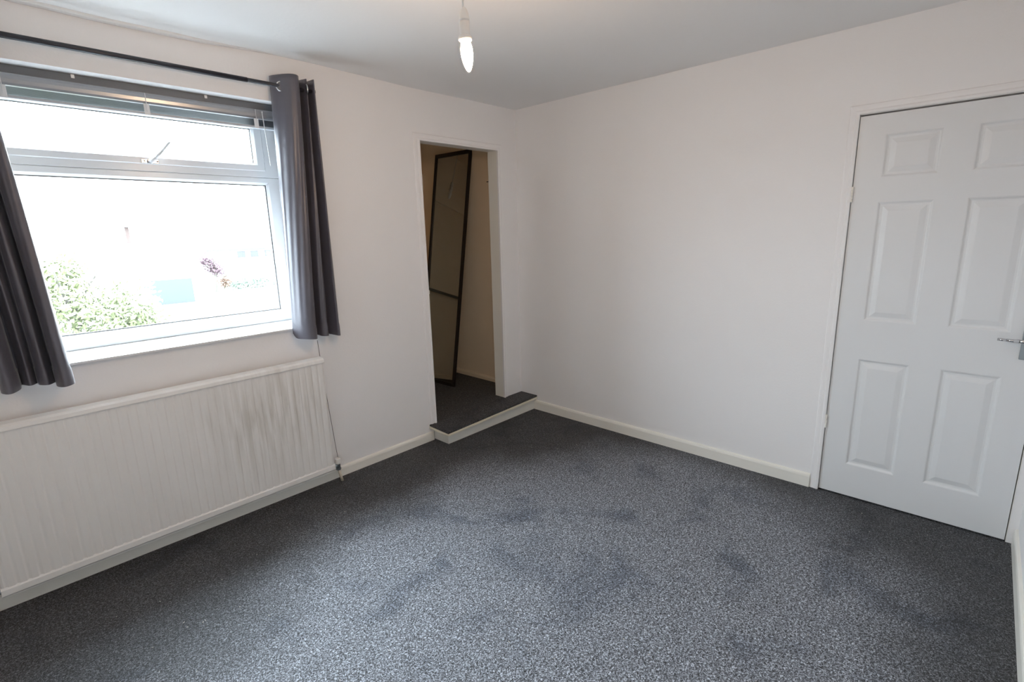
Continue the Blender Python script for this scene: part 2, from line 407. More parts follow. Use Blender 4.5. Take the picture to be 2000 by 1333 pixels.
# step into the alcove
st = struct(empty('step', (-0.5, -0.08, 0)), 'carpeted step with white painted riser at the alcove opening')
def polyplate(name, pts, z0, z1, mat, bev=0.0):
    bm = bmesh.new()
    A = [bm.verts.new((x-st.location.x, y-st.location.y, z0)) for x, y in pts]; B = [bm.verts.new((x-st.location.x, y-st.location.y, z1)) for x, y in pts]
    n = len(pts)
    bm.faces.new(A[::-1]); bm.faces.new(B)
    for i in range(n): bm.faces.new((A[i], A[(i+1)%n], B[(i+1)%n], B[i]))
    bmesh.ops.recalc_face_normals(bm, faces=bm.faces)
    if bev:
        bmesh.ops.bevel(bm, geom=[e for e in bm.edges if abs(e.verts[0].co.z-e.verts[1].co.z) < 1e-6], offset=bev, segments=2, affect='EDGES', profile=0.6)
    return link(name, bm, mat, st)
polyplate('riser', [(-0.962, 0), (-0.962, -0.160), (-0.016, -0.158), (-0.016, 0)], 0.001, 0.090, 'gloss', 0.002)
polyplate('nosing', [(-1.004, -0.0005), (-1.014, -0.226), (-0.0005, -0.182), (-0.0005, -0.0005)], 0.0905, 0.1085, 'old_gloss', 0.004)
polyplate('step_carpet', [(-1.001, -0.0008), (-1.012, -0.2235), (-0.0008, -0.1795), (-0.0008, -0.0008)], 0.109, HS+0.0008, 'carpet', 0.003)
polyplate('corner_filler', [(-0.0155, -0.1575), (-0.0155, -0.1745), (-0.0005, -0.1745), (-0.0005, -0.1575)], 0.081, 0.0868, 'old_gloss')

# ------------------------------------------------------------------ window
FY = 0.28
win = struct(empty('window_1', ((WX0+WX1)/2, FY, WZ0)), 'white plastic window with a top-hung fanlight over one large pane')
wo = win.location
def wpart(name, boxes, mat, bev=0.002, parent=None):
    bm = bmesh.new()
    for a, b in boxes: box(bm, a, b, bev, off=wo)
    return link(name, bm, mat, parent or win)
def rect_frame(name, x0, x1, z0, z1, wL, wR, wB, wT, yf, yb, mat, parent=None, slope=0.012):
    """frame with a sloped inner edge, front face at yf, back at yb (yb>yf)"""
    bm = bmesh.new()
    def ring(ix0, ix1, iz0, iz1, y): return [bm.verts.new((x-wo.x, y-wo.y, z-wo.z)) for x, z in ((ix0, iz0), (ix1, iz0), (ix1, iz1), (ix0, iz1))]
    sf = slope
    r0 = ring(x0, x1, z0, z1, yb); r1 = ring(x0, x1, z0, z1, yf+0.003); r2 = ring(x0+0.003, x1-0.003, z0+0.003, z1-0.003, yf)
    r3 = ring(x0+wL-sf, x1-wR+sf, z0+wB-sf, z1-wT+sf, yf); r4 = ring(x0+wL, x1-wR, z0+wB, z1-wT, yf+sf*1.1); r5 = ring(x0+wL, x1-wR, z0+wB, z1-wT, yb)
    R = [r0, r1, r2, r3, r4, r5, r0]
    for a, b in zip(R, R[1:]):
        for i in range(4): bm.faces.new((a[i], a[(i+1)%4], b[(i+1)%4], b[i]))
    bmesh.ops.recalc_face_normals(bm, faces=bm.faces)
    return link(name, bm, mat, parent or win)
# outer frame as two openings: main light and fanlight
TZ0, TZ1 = 1.781, 1.852
rect_frame('window_frame', WX0+0.001, WX1-0.001, WZ0+0.001, TZ0+0.040, 0.078, 0.078, 0.070, 0.040+0.0, FY, FY+0.06, 'upvc')
rect_frame('window_frame', WX0+0.001, WX1-0.001, TZ0+0.0405, WZ1-0.001, 0.081, 0.081, TZ1-TZ0-0.028, 0.055, FY, FY+0.06, 'upvc', slope=0.008)
# fanlight sash
sash = rect_frame('sash', WX0+0.072, WX1-0.080, TZ1+0.004, WZ1-0.052, 0.052, 0.052, 0.042, 0.042, FY-0.012, FY+0.040, 'upvc')
def gask(x0, x1, z0, z1, y, t=0.004):
    bm = bmesh.new()
    for a, b in (((x0, y, z0), (x1, y+0.004, z0+t)), ((x0, y, z1-t), (x1, y+0.004, z1)), ((x0, y, z0), (x0+t, y+0.004, z1)), ((x1-t, y, z0), (x1, y+0.004, z1))):
        box(bm, a, b, 0, off=wo)
    return link('gasket', bm, 'gasket', win)
gask(WX0+0.079, WX1-0.079, WZ0+0.071, TZ0+0.0, FY+0.018, 0.006)
gask(WX0+0.124, WX1-0.132, TZ1+0.046, WZ1-0.094, FY+0.012)
wpart('pane', [((WX0+0.08, FY+0.028, WZ0+0.072), (WX1-0.08, FY+0.032, TZ0))], 'glass', 0)
wpart('pane', [((WX0+0.12, FY+0.018, TZ1+0.04), (WX1-0.13, FY+0.022, WZ1-0.09))], 'glass', 0)
# handle on the fanlight
hd = bpy.data.objects.new('window_handle', None); COL.objects.link(hd); hd.parent = win; hd.location = (-2.392-wo.x, FY-0.013-wo.y, 1.868-wo.z)
bm = bmesh.new()
box(bm, (-0.036, -0.004, -0.009), (0.036, 0.0, 0.009), 0.002)
cyl(bm, (0.0, -0.004, 0), (0.0, -0.022, 0), 0.011, 16)
link('handle_base', bm, 'chrome', hd)
bm = bmesh.new()
pts = [((-0.004, -0.021, -0.006), 0.009), ((0.018, -0.030, 0.014), 0.0075), ((0.050, -0.036, 0.048), 0.0062), ((0.088, -0.036, 0.094), 0.0055)]
for (p, r1), (q, r2) in zip(pts, pts[1:]): cyl(bm, p, q, r1, 12, r2)
link('handle_lever', bm, 'upvc', hd, True)
for x in (-0.024, 0.030):
    bm = bmesh.new(); cyl(bm, (x, -0.003, 0), (x, -0.0055, 0), 0.004, 10); link('screw', bm, 'gasket', hd)
# sill board
boxo('window_sill', (WX0-0.03, -0.022, WZ0-0.012), (WX1+0.03, 0.0, WZ0), 'sill', win, 0.004, off=wo)
boxo('window_sill', (WX0, 0.0, WZ0-0.012), (WX1, FY+0.02, WZ0+0.0002), 'sill', win, 0.0, off=wo)

# ------------------------------------------------------------------ venetian blind, drawn up
bl = empty('venetian_blind', (-2.39, 0.085, 2.05))
def bpart(name, bm, mat, par=bl, smooth=False): return link(name, bm, mat, par, smooth)
BX0, BX1 = WX0+0.012, WX1-0.012
bm = bmesh.new()
prof = [(0.0792, 2.1735), (0.090, 2.1735), (0.112, 2.1735), (0.112, 2.100), (0.070, 2.096), (0.066, 2.104), (0.064, 2.118), (0.066, 2.130), (0.070, 2.137), (0.074, 2.139), (0.0745, 2.1415), (0.079, 2.1425)]
bch = bmesh.new(); box(bch, (BX0, 0.0765, 2.1435), (BX1, 0.079, 2.1738), 0, off=bl.location); link('headrail_upper_strip', bch, 'upper_strip', bl)  # thin strip, darker than the headrail, across its upper part
A = [bm.verts.new((BX0-bl.location.x, y-bl.location.y, z-bl.location.z)) for y, z in prof]; B = [bm.verts.new((BX1-bl.location.x, y-bl.location.y, z-bl.location.z)) for y, z in prof]
n = len(prof)
for i in range(n): bm.faces.new((A[i], A[(i+1)%n], B[(i+1)%n], B[i]))
bm.faces.new(A[::-1]); bm.faces.new(B); bmesh.ops.recalc_face_normals(bm, faces=bm.faces)
bpart('headrail', bm, 'slat_dark')
sl0 = None
for k in range(12):
    z = 2.092-0.0026*k
    if sl0 is None:
        bm = bmesh.new(); nn = 5; pr = [(-0.0125+0.025*i/nn, 0.0018*math.sin(math.pi*i/nn)) for i in range(nn+1)]
        A = [bm.verts.new((BX0+0.004-bl.location.x, a, b)) for a, b in pr]; B = [bm.verts.new((BX1-0.004-bl.location.x, a, b)) for a, b in pr]
        for i in range(nn): bm.faces.new((A[i], A[i+1], B[i+1], B[i]))
        sl0 = link('slat', bm, 'slat', bl); o = sl0
    else:
        o = sl0.copy(); COL.objects.link(o); o.parent = bl
    o.location = (0.0, (0.0005 if k % 2 else -0.0008), z-bl.location.z)
bm = bmesh.new(); box(bm, (BX0+0.004, 0.071, 2.048), (BX1-0.004, 0.099, 2.0600), 0.003, off=bl.location); bpart('bottom_rail', bm, 'rail_light')
for x in (-2.885, -2.415, -1.936):
    bm = bmesh.new()
    box(bm, (x-0.011, 0.0655, 2.046), (x+0.011, 0.0695, 2.094), 0.001, off=bl.location)
    box(bm, (x-0.0012, 0.0615, 2.06), (x+0.0012, 0.064, 2.139), 0, off=bl.location)
    bpart('ladder_cord', bm, 'clear')
for x in (-2.66, -2.16):
    bm = bmesh.new(); box(bm, (x-0.006, 0.070, 2.158), (x+0.006, 0.080, 2.1725), 0.001, off=bl.location); bpart('bracket', bm, 'plastic')
bm = bmesh.new(); cyl(bm, (-1.905-bl.location.x, 0.058-bl.location.y, 2.128-bl.location.z), (-1.893-bl.location.x, 0.058-bl.location.y, 1.86-bl.location.z), 0.0022, 8)
cyl(bm, (-1.905-bl.location.x, 0.068-bl.location.y, 2.13-bl.location.z), (-1.905-bl.location.x, 0.054-bl.location.y, 2.128-bl.location.z), 0.003, 8)
bpart('tilt_wand', bm, 'clear')
tag(bl, 'grey venetian blind pulled up to the top of the window reveal', 'blind')

# ------------------------------------------------------------------ curtain rod
RY, RZ = -0.08, 2.2365
rod = empty('curtain_rod', (-2.39, RY, RZ))
bm = bmesh.new(); cyl(bm, (-0.95, 0, 0), (0.375, 0, 0), 0.0112, 20); link('rod_tube', bm, 'black_metal', rod, True)
bm = bmesh.new(); cyl(bm, (0.375, 0, 0), (0.70, 0, 0), 0.0097, 20); link('rod_extension', bm, 'black_metal', rod, True)
for x in (-0.95, 0.70):
    bm = bmesh.new(); s = 1 if x > 0 else -1
    cyl(bm, (x, 0, 0), (x+0.016*s, 0, 0), 0.0145, 20); link('finial', bm, 'black_metal', rod)
for x in (-0.90, 0.690):
    bm = bmesh.new(); cyl(bm, (x, 0.003, 0), (x, 0.077, 0), 0.005, 12); box(bm, (x-0.012, 0.072, -0.028), (x+0.012, 0.0795, 0.028), 0.002)
    link('rod_bracket', bm, 'black_metal', rod)
tag(rod, 'long black metal curtain rod across the top of the window', 'curtain rod')

# ------------------------------------------------------------------ curtains
def cr_spline(P, sub):
    P = [Vector(p) for p in P]; out = []
    for i in range(len(P)-1):
        p0 = P[max(0, i-1)]; p1 = P[i]; p2 = P[i+1]; p3 = P[min(len(P)-1, i+2)]
        for k in range(sub):
            t = k/sub
            out.append(0.5*((2*p1)+(-p0+p2)*t+(2*p0-5*p1+4*p2-p3)*t*t+(-p0+3*p1-3*p2+p3)*t**3))
    out.append(P[-1]); return out
def curtain(name, top, bot, sub, rows, label, grommets, wob=0.0):
    root = empty(name, (bot[0][0], -0.08, 0.92))
    tp = cr_spline(top, sub); bt = cr_spline(bot, sub)
    bm = bmesh.new(); G = []
    for j in range(rows+1):
        s = j/rows; row = []
        for i, (a, b) in enumerate(zip(tp, bt)):
            e = s*s*(3-2*s)*0.35+s*0.65
            p = a.lerp(b, e); p.z = a.z+(b.z-a.z)*s
            p.y += wob*math.sin(i*0.9+s*9)*s*(1-s)*2
            p.y = min(p.y, -0.006 if p.z > 1.0 else -0.026 if p.z > 0.96 else -0.006)
            row.append(bm.verts.new(p-root.location))
        G.append(row)
    for j in range(rows):
        for i in range(len(tp)-1): bm.faces.new((G[j][i], G[j+1][i], G[j+1][i+1], G[j][i+1]))
    cl = link('curtain_fabric', bm, 'fabric', root, True)
    sm = cl.modifiers.new('thick', 'SOLIDIFY'); sm.thickness = 0.0015
    # hem band: stitched fold at the bottom
    bm = bmesh.new(); G2 = []
    for j, zz in enumerate((0.0, 0.012, 0.05, 0.072)):
        row = []
        for i, (a, b) in enumerate(zip(tp, bt)):
            s = 1-zz/(a.z-b.z); e = s*s*(3-2*s)*0.35+s*0.65
            p = a.lerp(b, e); p.z = b.z+zz
            p.y += wob*math.sin(i*0.9+s*9)*s*(1-s)*2
            p.y = min(p.y, -0.006 if p.z > 1.0 else -0.026 if p.z > 0.96 else -0.006)
            d = (bt[min(i+1, len(bt)-1)]-bt[max(i-1, 0)]); nn = Vector((d.y, -d.x, 0)).normalized()
            row.append(bm.verts.new(p+nn*(0.0026 if j < 3 else 0.0012)-root.location))
        G2.append(row)
    for j in range(3):
        for i in range(len(tp)-1): bm.faces.new((G2[j][i], G2[j][i+1], G2[j+1][i+1], G2[j+1][i]))
    link('hem', bm, 'fabric', root, True)
    for (x, y, z, nx, ny) in grommets:
        nrm = Vector((nx, ny, 0)).normalized(); q = nrm.to_track_quat('Z', 'Y').to_matrix()
        bm = bmesh.new()
        for i in range(28):
            pass
        R, r = 0.0225, 0.0035; nu, nv = 28, 8; ring = []
        for iu in range(nu):
            a = 2*math.pi*iu/nu; ring.append([bm.verts.new(q @ Vector(((R+r*math.cos(2*math.pi*iv/nv))*math.cos(a), (R+r*math.cos(2*math.pi*iv/nv))*math.sin(a), 1.0*r*math.sin(2*math.pi*iv/nv)))) for iv in range(nv)])
        for iu in range(nu):
            for iv in range(nv): bm.faces.new((ring[iu][iv], ring[(iu+1)%nu][iv], ring[(iu+1)%nu][(iv+1)%nv], ring[iu][(iv+1)%nv]))
        link('grommet', bm, 'chrome', root, True, loc=Vector((x, y, z))-root.location)
        bm = bmesh.new(); cyl(bm, q @ Vector((0, 0, -0.001)), q @ Vector((0, 0, 0.0026)), 0.0205, 24)
        link('grommet_hole', bm, 'gasket', root, False, loc=Vector((x, y, z))-root.location)
    tag(root, label, 'curtain', 'grey eyelet curtains')
    return root
RT = [(-1.885, -0.030, 2.288), (-1.878, -0.060, 2.287), (-1.842, -0.112, 2.289), (-1.805, -0.132, 2.291), (-1.772, -0.118, 2.290), (-1.742, -0.040, 2.292), (-1.735, -0.080, 2.288), (-1.723, -0.105, 2.288), (-1.700, -0.040, 2.290), (-1.685, -0.105, 2.292), (-1.660, -0.055, 2.292)]
RB = [(-1.916, -0.024, 0.956), (-1.906, -0.048, 0.929), (-1.885, -0.090, 0.926), (-1.852, -0.120, 0.923), (-1.821, -0.108, 0.920), (-1.790, -0.030, 0.930), (-1.774, -0.080, 0.924), (-1.743, -0.087, 0.921), (-1.717, -0.030, 0.922), (-1.692, -0.118, 0.917), (-1.657, -0.060, 0.909)]
curtain('curtain', RT, RB, 10, 50, 'dark grey eyelet curtain gathered at the right side of the window', [(-1.855, -0.0905, 2.232, -0.55, -1.0), (-1.728, -0.104, 2.2365, -0.95, 0.22)], 0.004)
LB = [(-3.089, -0.050, 0.927), (-3.090, -0.120, 0.927), (-3.068, -0.150, 0.925), (-3.040, -0.100, 0.927), (-3.031, -0.030, 0.930), (-3.007, -0.075, 0.929), (-2.984, -0.036, 0.927), (-2.980, -0.080, 0.927), (-2.956, -0.103, 0.925), (-2.930, -0.055, 0.921), (-2.930, -0.120, 0.916), (-2.910, -0.162, 0.917), (-2.881, -0.140, 0.921), (-2.880, -0.050, 0.915)]
LT = [(-3.150, -0.045, 2.29), (-3.145, -0.105, 2.29), (-3.125, -0.125, 2.29), (-3.100, -0.100, 2.29), (-3.085, -0.035, 2.29), (-3.060, -0.100, 2.29), (-3.035, -0.040, 2.29), (-3.030, -0.090, 2.29), (-3.012, -0.118, 2.29), (-2.990, -0.045, 2.29), (-2.988, -0.100, 2.29), (-2.966, -0.130, 2.29), (-2.945, -0.125, 2.29), (-2.946, -0.050, 2.29)]
curtain('curtain', LT, LB, 10, 50, 'dark grey curtain hanging in narrow folds at the left side of the window', [(-3.128, -0.126, 2.2365, 0.1, -1), (-3.012, -0.119, 2.2365, 0.1, -1)], 0.003)

# ------------------------------------------------------------------ radiator
rad = empty('radiator', (-2.51, -0.065, 0.09))
rl = rad.location; RX0, RX1, RF, RB_ = -3.232, -1.790, -0.092, -0.045
bm = bmesh.new()
# corrugated front face
nr = 40; p = (RX1-RX0-0.02)/nr; prof = [(RX0, RF+0.012), (RX0+0.003, RF+0.004), (RX0+0.010, RF+0.002)]
for k in range(nr):
    x = RX0+0.010+k*p
    prof += [(x+p*0.10, RF+0.0028), (x+p*0.18, RF+0.0028), (x+p*0.42, RF+0.0003), (x+p*0.94, RF)]
prof += [(RX1-0.010, RF+0.002), (RX1-0.003, RF+0.004), (RX1, RF+0.012)]
z0, z1 = 0.122, 0.770
lo = [bm.verts.new((x-rl.x, y-rl.y, z0-rl.z)) for x, y in prof]; hi = [bm.verts.new((x-rl.x, y-rl.y, z1-rl.z)) for x, y in prof]
for i in range(len(prof)-1): bm.faces.new((lo[i], lo[i+1], hi[i+1], hi[i]))
rp = link('panel', bm, 'radiator', rad)
bm = bmesh.new(); box(bm, (RX0, RF+0.010, 0.104), (RX1, RB_, 0.775), 0.004, off=rl); link('back_panel', bm, 'radiator', rad)
bm = bmesh.new()
prof = [(RF-0.004, 0.768), (RF-0.006, 0.773), (RF-0.003, 0.788), (RF+0.006, 0.797), (RB_-0.002, 0.801), (RB_, 0.797), (RB_, 0.768)]
A = [bm.verts.new((RX0-0.001-rl.x, y-rl.y, z-rl.z)) for y, z in prof]; B = [bm.verts.new((RX1+0.001-rl.x, y-rl.y, z-rl.z)) for y, z in prof]
for i in range(len(prof)): bm.faces.new((A[i], A[(i+1)%7], B[(i+1)%7], B[i]))
bm.faces.new(A[::-1]); bm.faces.new(B); bmesh.ops.recalc_face_normals(bm, faces=bm.faces)
link('top_cap', bm, 'radiator', rad)
bm = bmesh.new()
prof = [(RF+0.002, 0.130), (RF-0.004, 0.122), (RF-0.005, 0.098), (RF, 0.092), (RB_, 0.096), (RB_, 0.130)]
A = [bm.verts.new((RX0-0.001-rl.x, y-rl.y, z-rl.z)) for y, z in prof]; B = [bm.verts.new((RX1+0.001-rl.x, y-rl.y, z+0.006-rl.z)) for y, z in prof]
for i in range(len(prof)): bm.faces.new((A[i], A[(i+1)%6], B[(i+1)%6], B[i]))
bm.faces.new(A[::-1]); bm.faces.new(B); bmesh.ops.recalc_face_normals(bm, faces=bm.faces)
link('bottom_seam', bm, 'radiator', rad)
for x in (-3.0, -2.0):
    for z in (0.30, 0.64):
        bm = bmesh.new(); box(bm, (x-0.02, RB_, z), (x+0.02, -0.001, z+0.04), 0, off=rl); link('wall_bracket', bm, 'radiator', rad)
for s, xe in ((1, RX1), (-1, RX0)):
    v = bpy.data.objects.new('radiator_valve', None); COL.objects.link(v); v.parent = rad; v.location = (xe+s*0.034-rl.x, 0, 0.115-rl.z)
    bm = bmesh.new(); cyl(bm, (-s*0.036, 0, -0.008), (-s*0.010, 0, -0.008), 0.010, 12); cyl(bm, (-s*0.027, 0, -0.008), (-s*0.019, 0, -0.008), 0.0155, 6); cyl(bm, (0, 0, -0.026), (0, 0, 0.004), 0.0125, 14)
    cyl(bm, (0, 0, -0.036), (0, 0, -0.024), 0.0155, 6)
    link('valve_body', bm, 'satin', v)
    bm = bmesh.new(); lathe(bm, [(0.016, 0.004), (0.0175, 0.012), (0.0165, 0.034), (0.0125, 0.040)], 16); link('valve_cap', bm, 'plastic', v, False)
    bm = bmesh.new(); cyl(bm, (0, 0, -0.036), (s*0.014, -0.004, -0.1155), 0.0085, 12); link('pipe', bm, 'copper', v, True)
tag(rad, 'long cream panel radiator with ribbed front under the window', 'radiator')

# ------------------------------------------------------------------ door
dr = struct(empty('door_1', (0, DY1, 0.008)), 'white six-panel moulded door in the right wall')
do = dr.location
Ys = [(-2.392, -2.606), (-2.723, -2.937)]; Zs = [(0.190, 0.785), (0.990, 1.580), (1.695, 1.893)]
bm = bmesh.new()
ys = sorted({DY0, DY1-0.001, -2.392, -2.606, -2.723, -2.937}); zs = sorted({0.008, 0.190, 0.785, 0.990, 1.580, 1.695, 1.893, DZ-0.004})
XF = 0.001
vg = {(y, z): bm.verts.new((XF-do.x, y-do.y, z-do.z)) for y in ys for z in zs}
for a, b in zip(ys, ys[1:]):
    for c, d in zip(zs, zs[1:]):
        if any(min(q) <= (a+b)/2 <= max(q) for q in Ys) and any(q[0] <= (c+d)/2 <= q[1] for q in Zs): continue
        bm.faces.new((vg[a, c], vg[a, d], vg[b, d], vg[b, c]))
box(bm, (XF+0.008, DY0, 0.008), (0.040, DY1-0.001, DZ-0.004), 0, off=do)
# edge returns
for (p, q) in (((DY0, 0.008), (DY0, DZ-0.004)), ((DY0, DZ-0.004), (DY1-0.001, DZ-0.004)), ((DY1-0.001, DZ-0.004), (DY1-0.001, 0.008)), ((DY1-0.001, 0.008), (DY0, 0.008))):
    bm.faces.new([bm.verts.new(c) for c in ((XF-do.x, p[0]-do.y, p[1]-do.z), (XF-do.x, q[0]-do.y, q[1]-do.z), (XF+0.012-do.x, q[0]-do.y, q[1]-do.z), (XF+0.012-do.x, p[0]-do.y, p[1]-do.z))])
bmesh.ops.recalc_face_normals(bm, faces=bm.faces)
leaf = link('door_leaf', bm, 'door', dr)
for yq in Ys:
    for zq in Zs:
        bm = bmesh.new(); prev = None
        for ins, dep in ((0, 0), (0.004, 0.0012), (0.010, 0.0065), (0.016, 0.0085), (0.020, 0.0085), (0.042, 0.0020), (0.046, 0.0012)):
            y0, y1 = max(yq)-ins, min(yq)+ins; q0, q1 = zq[0]+ins, zq[1]-ins
            ring = [bm.verts.new((XF+dep-do.x, y-do.y, z-do.z)) for y, z in ((y0, q0), (y0, q1), (y1, q1), (y1, q0))]
            if prev:
                for i in range(4): bm.faces.new((prev[i], prev[(i+1)%4], ring[(i+1)%4], ring[i]))
            prev = ring
        bm.faces.new(prev)
        link('door_panel', bm, 'door', dr)
# hinges
for z in (1.62, 0.412):
    bm = bmesh.new()
    for k in range(5):
        cyl(bm, (-0.005, DY1-0.001-do.y, z-0.036+0.015*k-do.z), (-0.005, DY1-0.001-do.y, z-0.0225+0.015*k-do.z), 0.0058, 12)
    link('hinge', bm, 'gloss', dr)
# handle
dh = bpy.data.objects.new('door_handle', None); COL.objects.link(dh); dh.parent = dr; dh.location = (0-do.x, -2.998-do.y, 0.960-do.z)
bm = bmesh.new(); box(bm, (-0.007, -0.0205, -0.085), (0.0, 0.0205, 0.055), 0.002); link('back_plate', bm, 'satin', dh)
bm = bmesh.new(); cyl(bm, (-0.006, 0, 0), (-0.040, 0, 0), 0.0095, 16)
pts = [((-0.040, -0.004, 0), 0.0095), ((-0.043, 0.030, 0.001), 0.008), ((-0.040, 0.070, 0.0015), 0.0065), ((-0.034, 0.098, 0.001), 0.0062)]
for (a, r1), (b, r2) in zip(pts, pts[1:]): cyl(bm, a, b, r1, 14, r2)
link('lever', bm, 'chrome', dh, True)
# door architrave
t3 = struct(empty('trim_3', (0, DY1, 0)), 'white architrave round the panelled door')
aw = 0.044
pr = [(0, 0), (0.010, 0), (0.0115, 0.003), (0.0115, 0.012), (0.008, 0.018), (0.0085, 0.030), (0.007, aw-0.004), (0.004, aw), (0, aw)]
def arch(A_, B_):
    bm = bmesh.new(); A = [bm.verts.new(Vector(c)-t3.location) for c in A_]; B = [bm.verts.new(Vector(c)-t3.location) for c in B_]; n = len(A)
    for i in range(n): bm.faces.new((A[i], A[(i+1)%n], B[(i+1)%n], B[i]))
    bm.faces.new(A[::-1]); bm.faces.new(B); bmesh.ops.recalc_face_normals(bm, faces=bm.faces); return link('architrave', bm, 'wall', t3)
a0 = DY1+0.002; za = DZ+0.006
arch([(-d, a0+s, 0.0) for d, s in pr], [(-d, a0+s, za+s) for d, s in pr])
arch([(-d, a0+s, za+s) for d, s in pr], [(-d, YF+0.0005, za+s) for d, s in pr])
boxo('jamb', (0.0005, DY0-0.0055, 0.0), (0.048, DY0-0.0035, DZ), 'gloss', t3, 0, off=t3.location)

# ------------------------------------------------------------------ pendant lights
def pendant(loc_holder, ztop, lit, label, tilt=(0, 0)):
    x, y, z = loc_holder                                   # z = bottom rim of the lamp holder
    root = empty('pendant_light', (x, y, ztop))
    L_ = z-ztop
    bm = bmesh.new(); lathe(bm, [(0.040, 0.0), (0.042, -0.008), (0.036, -0.020), (0.012, -0.026), (0.006, -0.036)], 28); link('ceiling_rose', bm, 'plastic', root, True)
    bm = bmesh.new(); cyl(bm, (0, 0, -0.03), (-0.002, 0.001, L_+0.070), 0.0031, 10); link('cord', bm, 'plastic', root, True)
    bm = bmesh.new(); lathe(bm, [(0.005, 0.078), (0.009, 0.072), (0.0135, 0.060), (0.0155, 0.046), (0.0155, 0.0435), (0.0135, 0.0432), (0.0135, 0.0405), (0.0150, 0.0400), (0.0152, 0.008), (0.0150, 0.004)], 28)
    link('lamp_holder', bm, 'plastic', root, True, loc=(0, 0, L_))
    bm = bmesh.new(); lathe(bm, [(0.0150, 0.004), (0.0185, 0.002), (0.0195, -0.002), (0.0195, -0.008), (0.0175, -0.010), (0.0130, -0.010)], 28)
    link('shade_ring', bm, 'plastic', root, True, loc=(0, 0, L_))
    bm = bmesh.new(); q = Matrix.Rotation(tilt[0], 4, 'X') @ Matrix.Rotation(tilt[1], 4, 'Y')
    prof = [(0.0120, -0.006), (0.0125, -0.012), (0.0150, -0.020), (0.0172, -0.030), (0.0178, -0.040), (0.0170, -0.052), (0.0145, -0.066), (0.0110, -0.078), (0.0070, -0.087), (0.0035, -0.0915), (0.0008, -0.093)]
    lathe(bm, prof, 28, (0, 0, 0), q.to_3x3()); link('bulb', bm, 'bulb' if lit else 'bulb_off', root, True, loc=(0, 0, L_))
    tag(root, label, 'pendant light'); return root
cb = Vector((-1.986, -1.618, 2.046))
pendant(cb, ceil_z(cb.x, cb.y)-0.001, True, 'lit candle bulb hanging on a white cord from the main ceiling', (-0.03, -0.09))
pendant((-0.24, 1.035, 1.965), AH-0.001, False, 'unlit bulb on a white cord in the alcove, seen only in the mirror')

# ------------------------------------------------------------------ leaning mirror door panel
P0 = Vector((-0.299, 0.552, HS+0.0015)); T0 = Vector((0.046, 0.569, 2.1885))
v = (T0-P0).normalized(); b_ = Vector((0, 0, 1)).cross(v).normalized(); nn = v.cross(b_)
mir = empty('mirror_panel', P0); Rm = Matrix((b_, v, -nn)).transposed()
mir.rotation_euler = Rm.to_euler()
Lh, Wd = (T0-P0).length, 0.462
def mbox(name, a, b, mat, bev=0.0): bm = bmesh.new(); box(bm, a, b, bev); return link(name, bm, mat, mir)
mbox('frame_stile', (0, 0, 0.0), (0.026, Lh, 0.022), 'bronze', 0.002)
mbox('frame_stile', (Wd-0.026, 0, 0.0), (Wd, Lh, 0.022), 'bronze', 0.002)
mbox('frame_rail', (0.026, 0.0, 0.0), (Wd-0.026, 0.030, 0.022), 'bronze', 0.002)
mbox('frame_rail', (0.026, Lh-0.034, 0.0), (Wd-0.026, Lh, 0.022), 'bronze', 0.002)
mbox('mirror_glass', (0.026, 0.030, 0.008), (Wd-0.026, Lh-0.034, 0.012), 'mirror')
mbox('backing', (0.026, 0.030, 0.0125), (Wd-0.026, Lh-0.034, 0.020), 'bronze')
tag(mir, 'tall dark-framed mirror door leaning against the alcove wall', 'mirror')

# ------------------------------------------------------------------ outdoors
GZ = -2.7
struct(boxo('ground', (-60, 0.6, GZ-0.2), (120, 170, GZ), 'road'))
gr = struct(boxo('lawn', (8.6, 38, GZ), (40, 41.5, GZ+0.03), 'grass'))
def leaves(name, parent, mat, centres, n, size, off):
    bm = bmesh.new()
    for k in range(n):
        c, R = rnd.choice(centres)
        d = Vector((rnd.gauss(0, 1), rnd.gauss(0, 1), rnd.gauss(0, 1))).normalized()*R*(rnd.random()**0.4)
        p = Vector(c)+d-Vector(off); a = Vector((rnd.gauss(0, 1), rnd.gauss(0, 1), rnd.gauss(0, 1))).normalized()
        b = a.orthogonal().normalized(); s = size*rnd.uniform(0.6, 1.3)
        bm.faces.new([bm.verts.new(p+a*s*u+b*s*w_) for u, w_ in ((-1, 0), (0, -0.5), (1, 0), (0, 0.5))])
    o = link(name, bm, mat, parent); o['kind'] = 'stuff'; return o
def tree(loc, h, cent, n, size, mat, label, cat, name):
    root = empty(name, loc); bm = bmesh.new(); cyl(bm, (0, 0, 0), (0.1, 0, h*0.55), 0.16, 10, 0.09)
    for k in range(7):
        a = k*0.9; cyl(bm, (0.05, 0, h*0.35+0.1*k), (math.cos(a)*h*0.28, math.sin(a)*h*0.28, h*0.62+0.12*k), 0.06, 6, 0.02)
    link('trunk', bm, 'bark', root); leaves('foliage', root, mat, cent, n, size, loc); tag(root, label, cat); return root
tree((-1.3, 16.4, GZ), 4.6, [((-1.7, 16, .2), .9), ((-1.0, 16, .0), 1.0), ((-0.4, 16.2, -.5), .9), ((0.5, 16, -1.0), .65), ((-1.6, 16, -1.1), 1.0), ((-0.6, 16, -1.4), .9), ((-2.2, 16, .5), .8), ((0.1, 16, -.3), .8), ((-1.2, 16.4, .7), .6)], 7000, 0.085, 'leaf', 'yellow-green leafy tree outside the lower left of the window', 'tree', 'garden_tree')
tree((10.2, 42, GZ), 3.6, [((10.1, 42, -.5), .75), ((9.8, 42, -.1), .55), ((10.5, 42, -.9), .6)], 1500, 0.10, 'red_leaf', 'small dark red tree beside the white house outside', 'tree', 'red_tree')
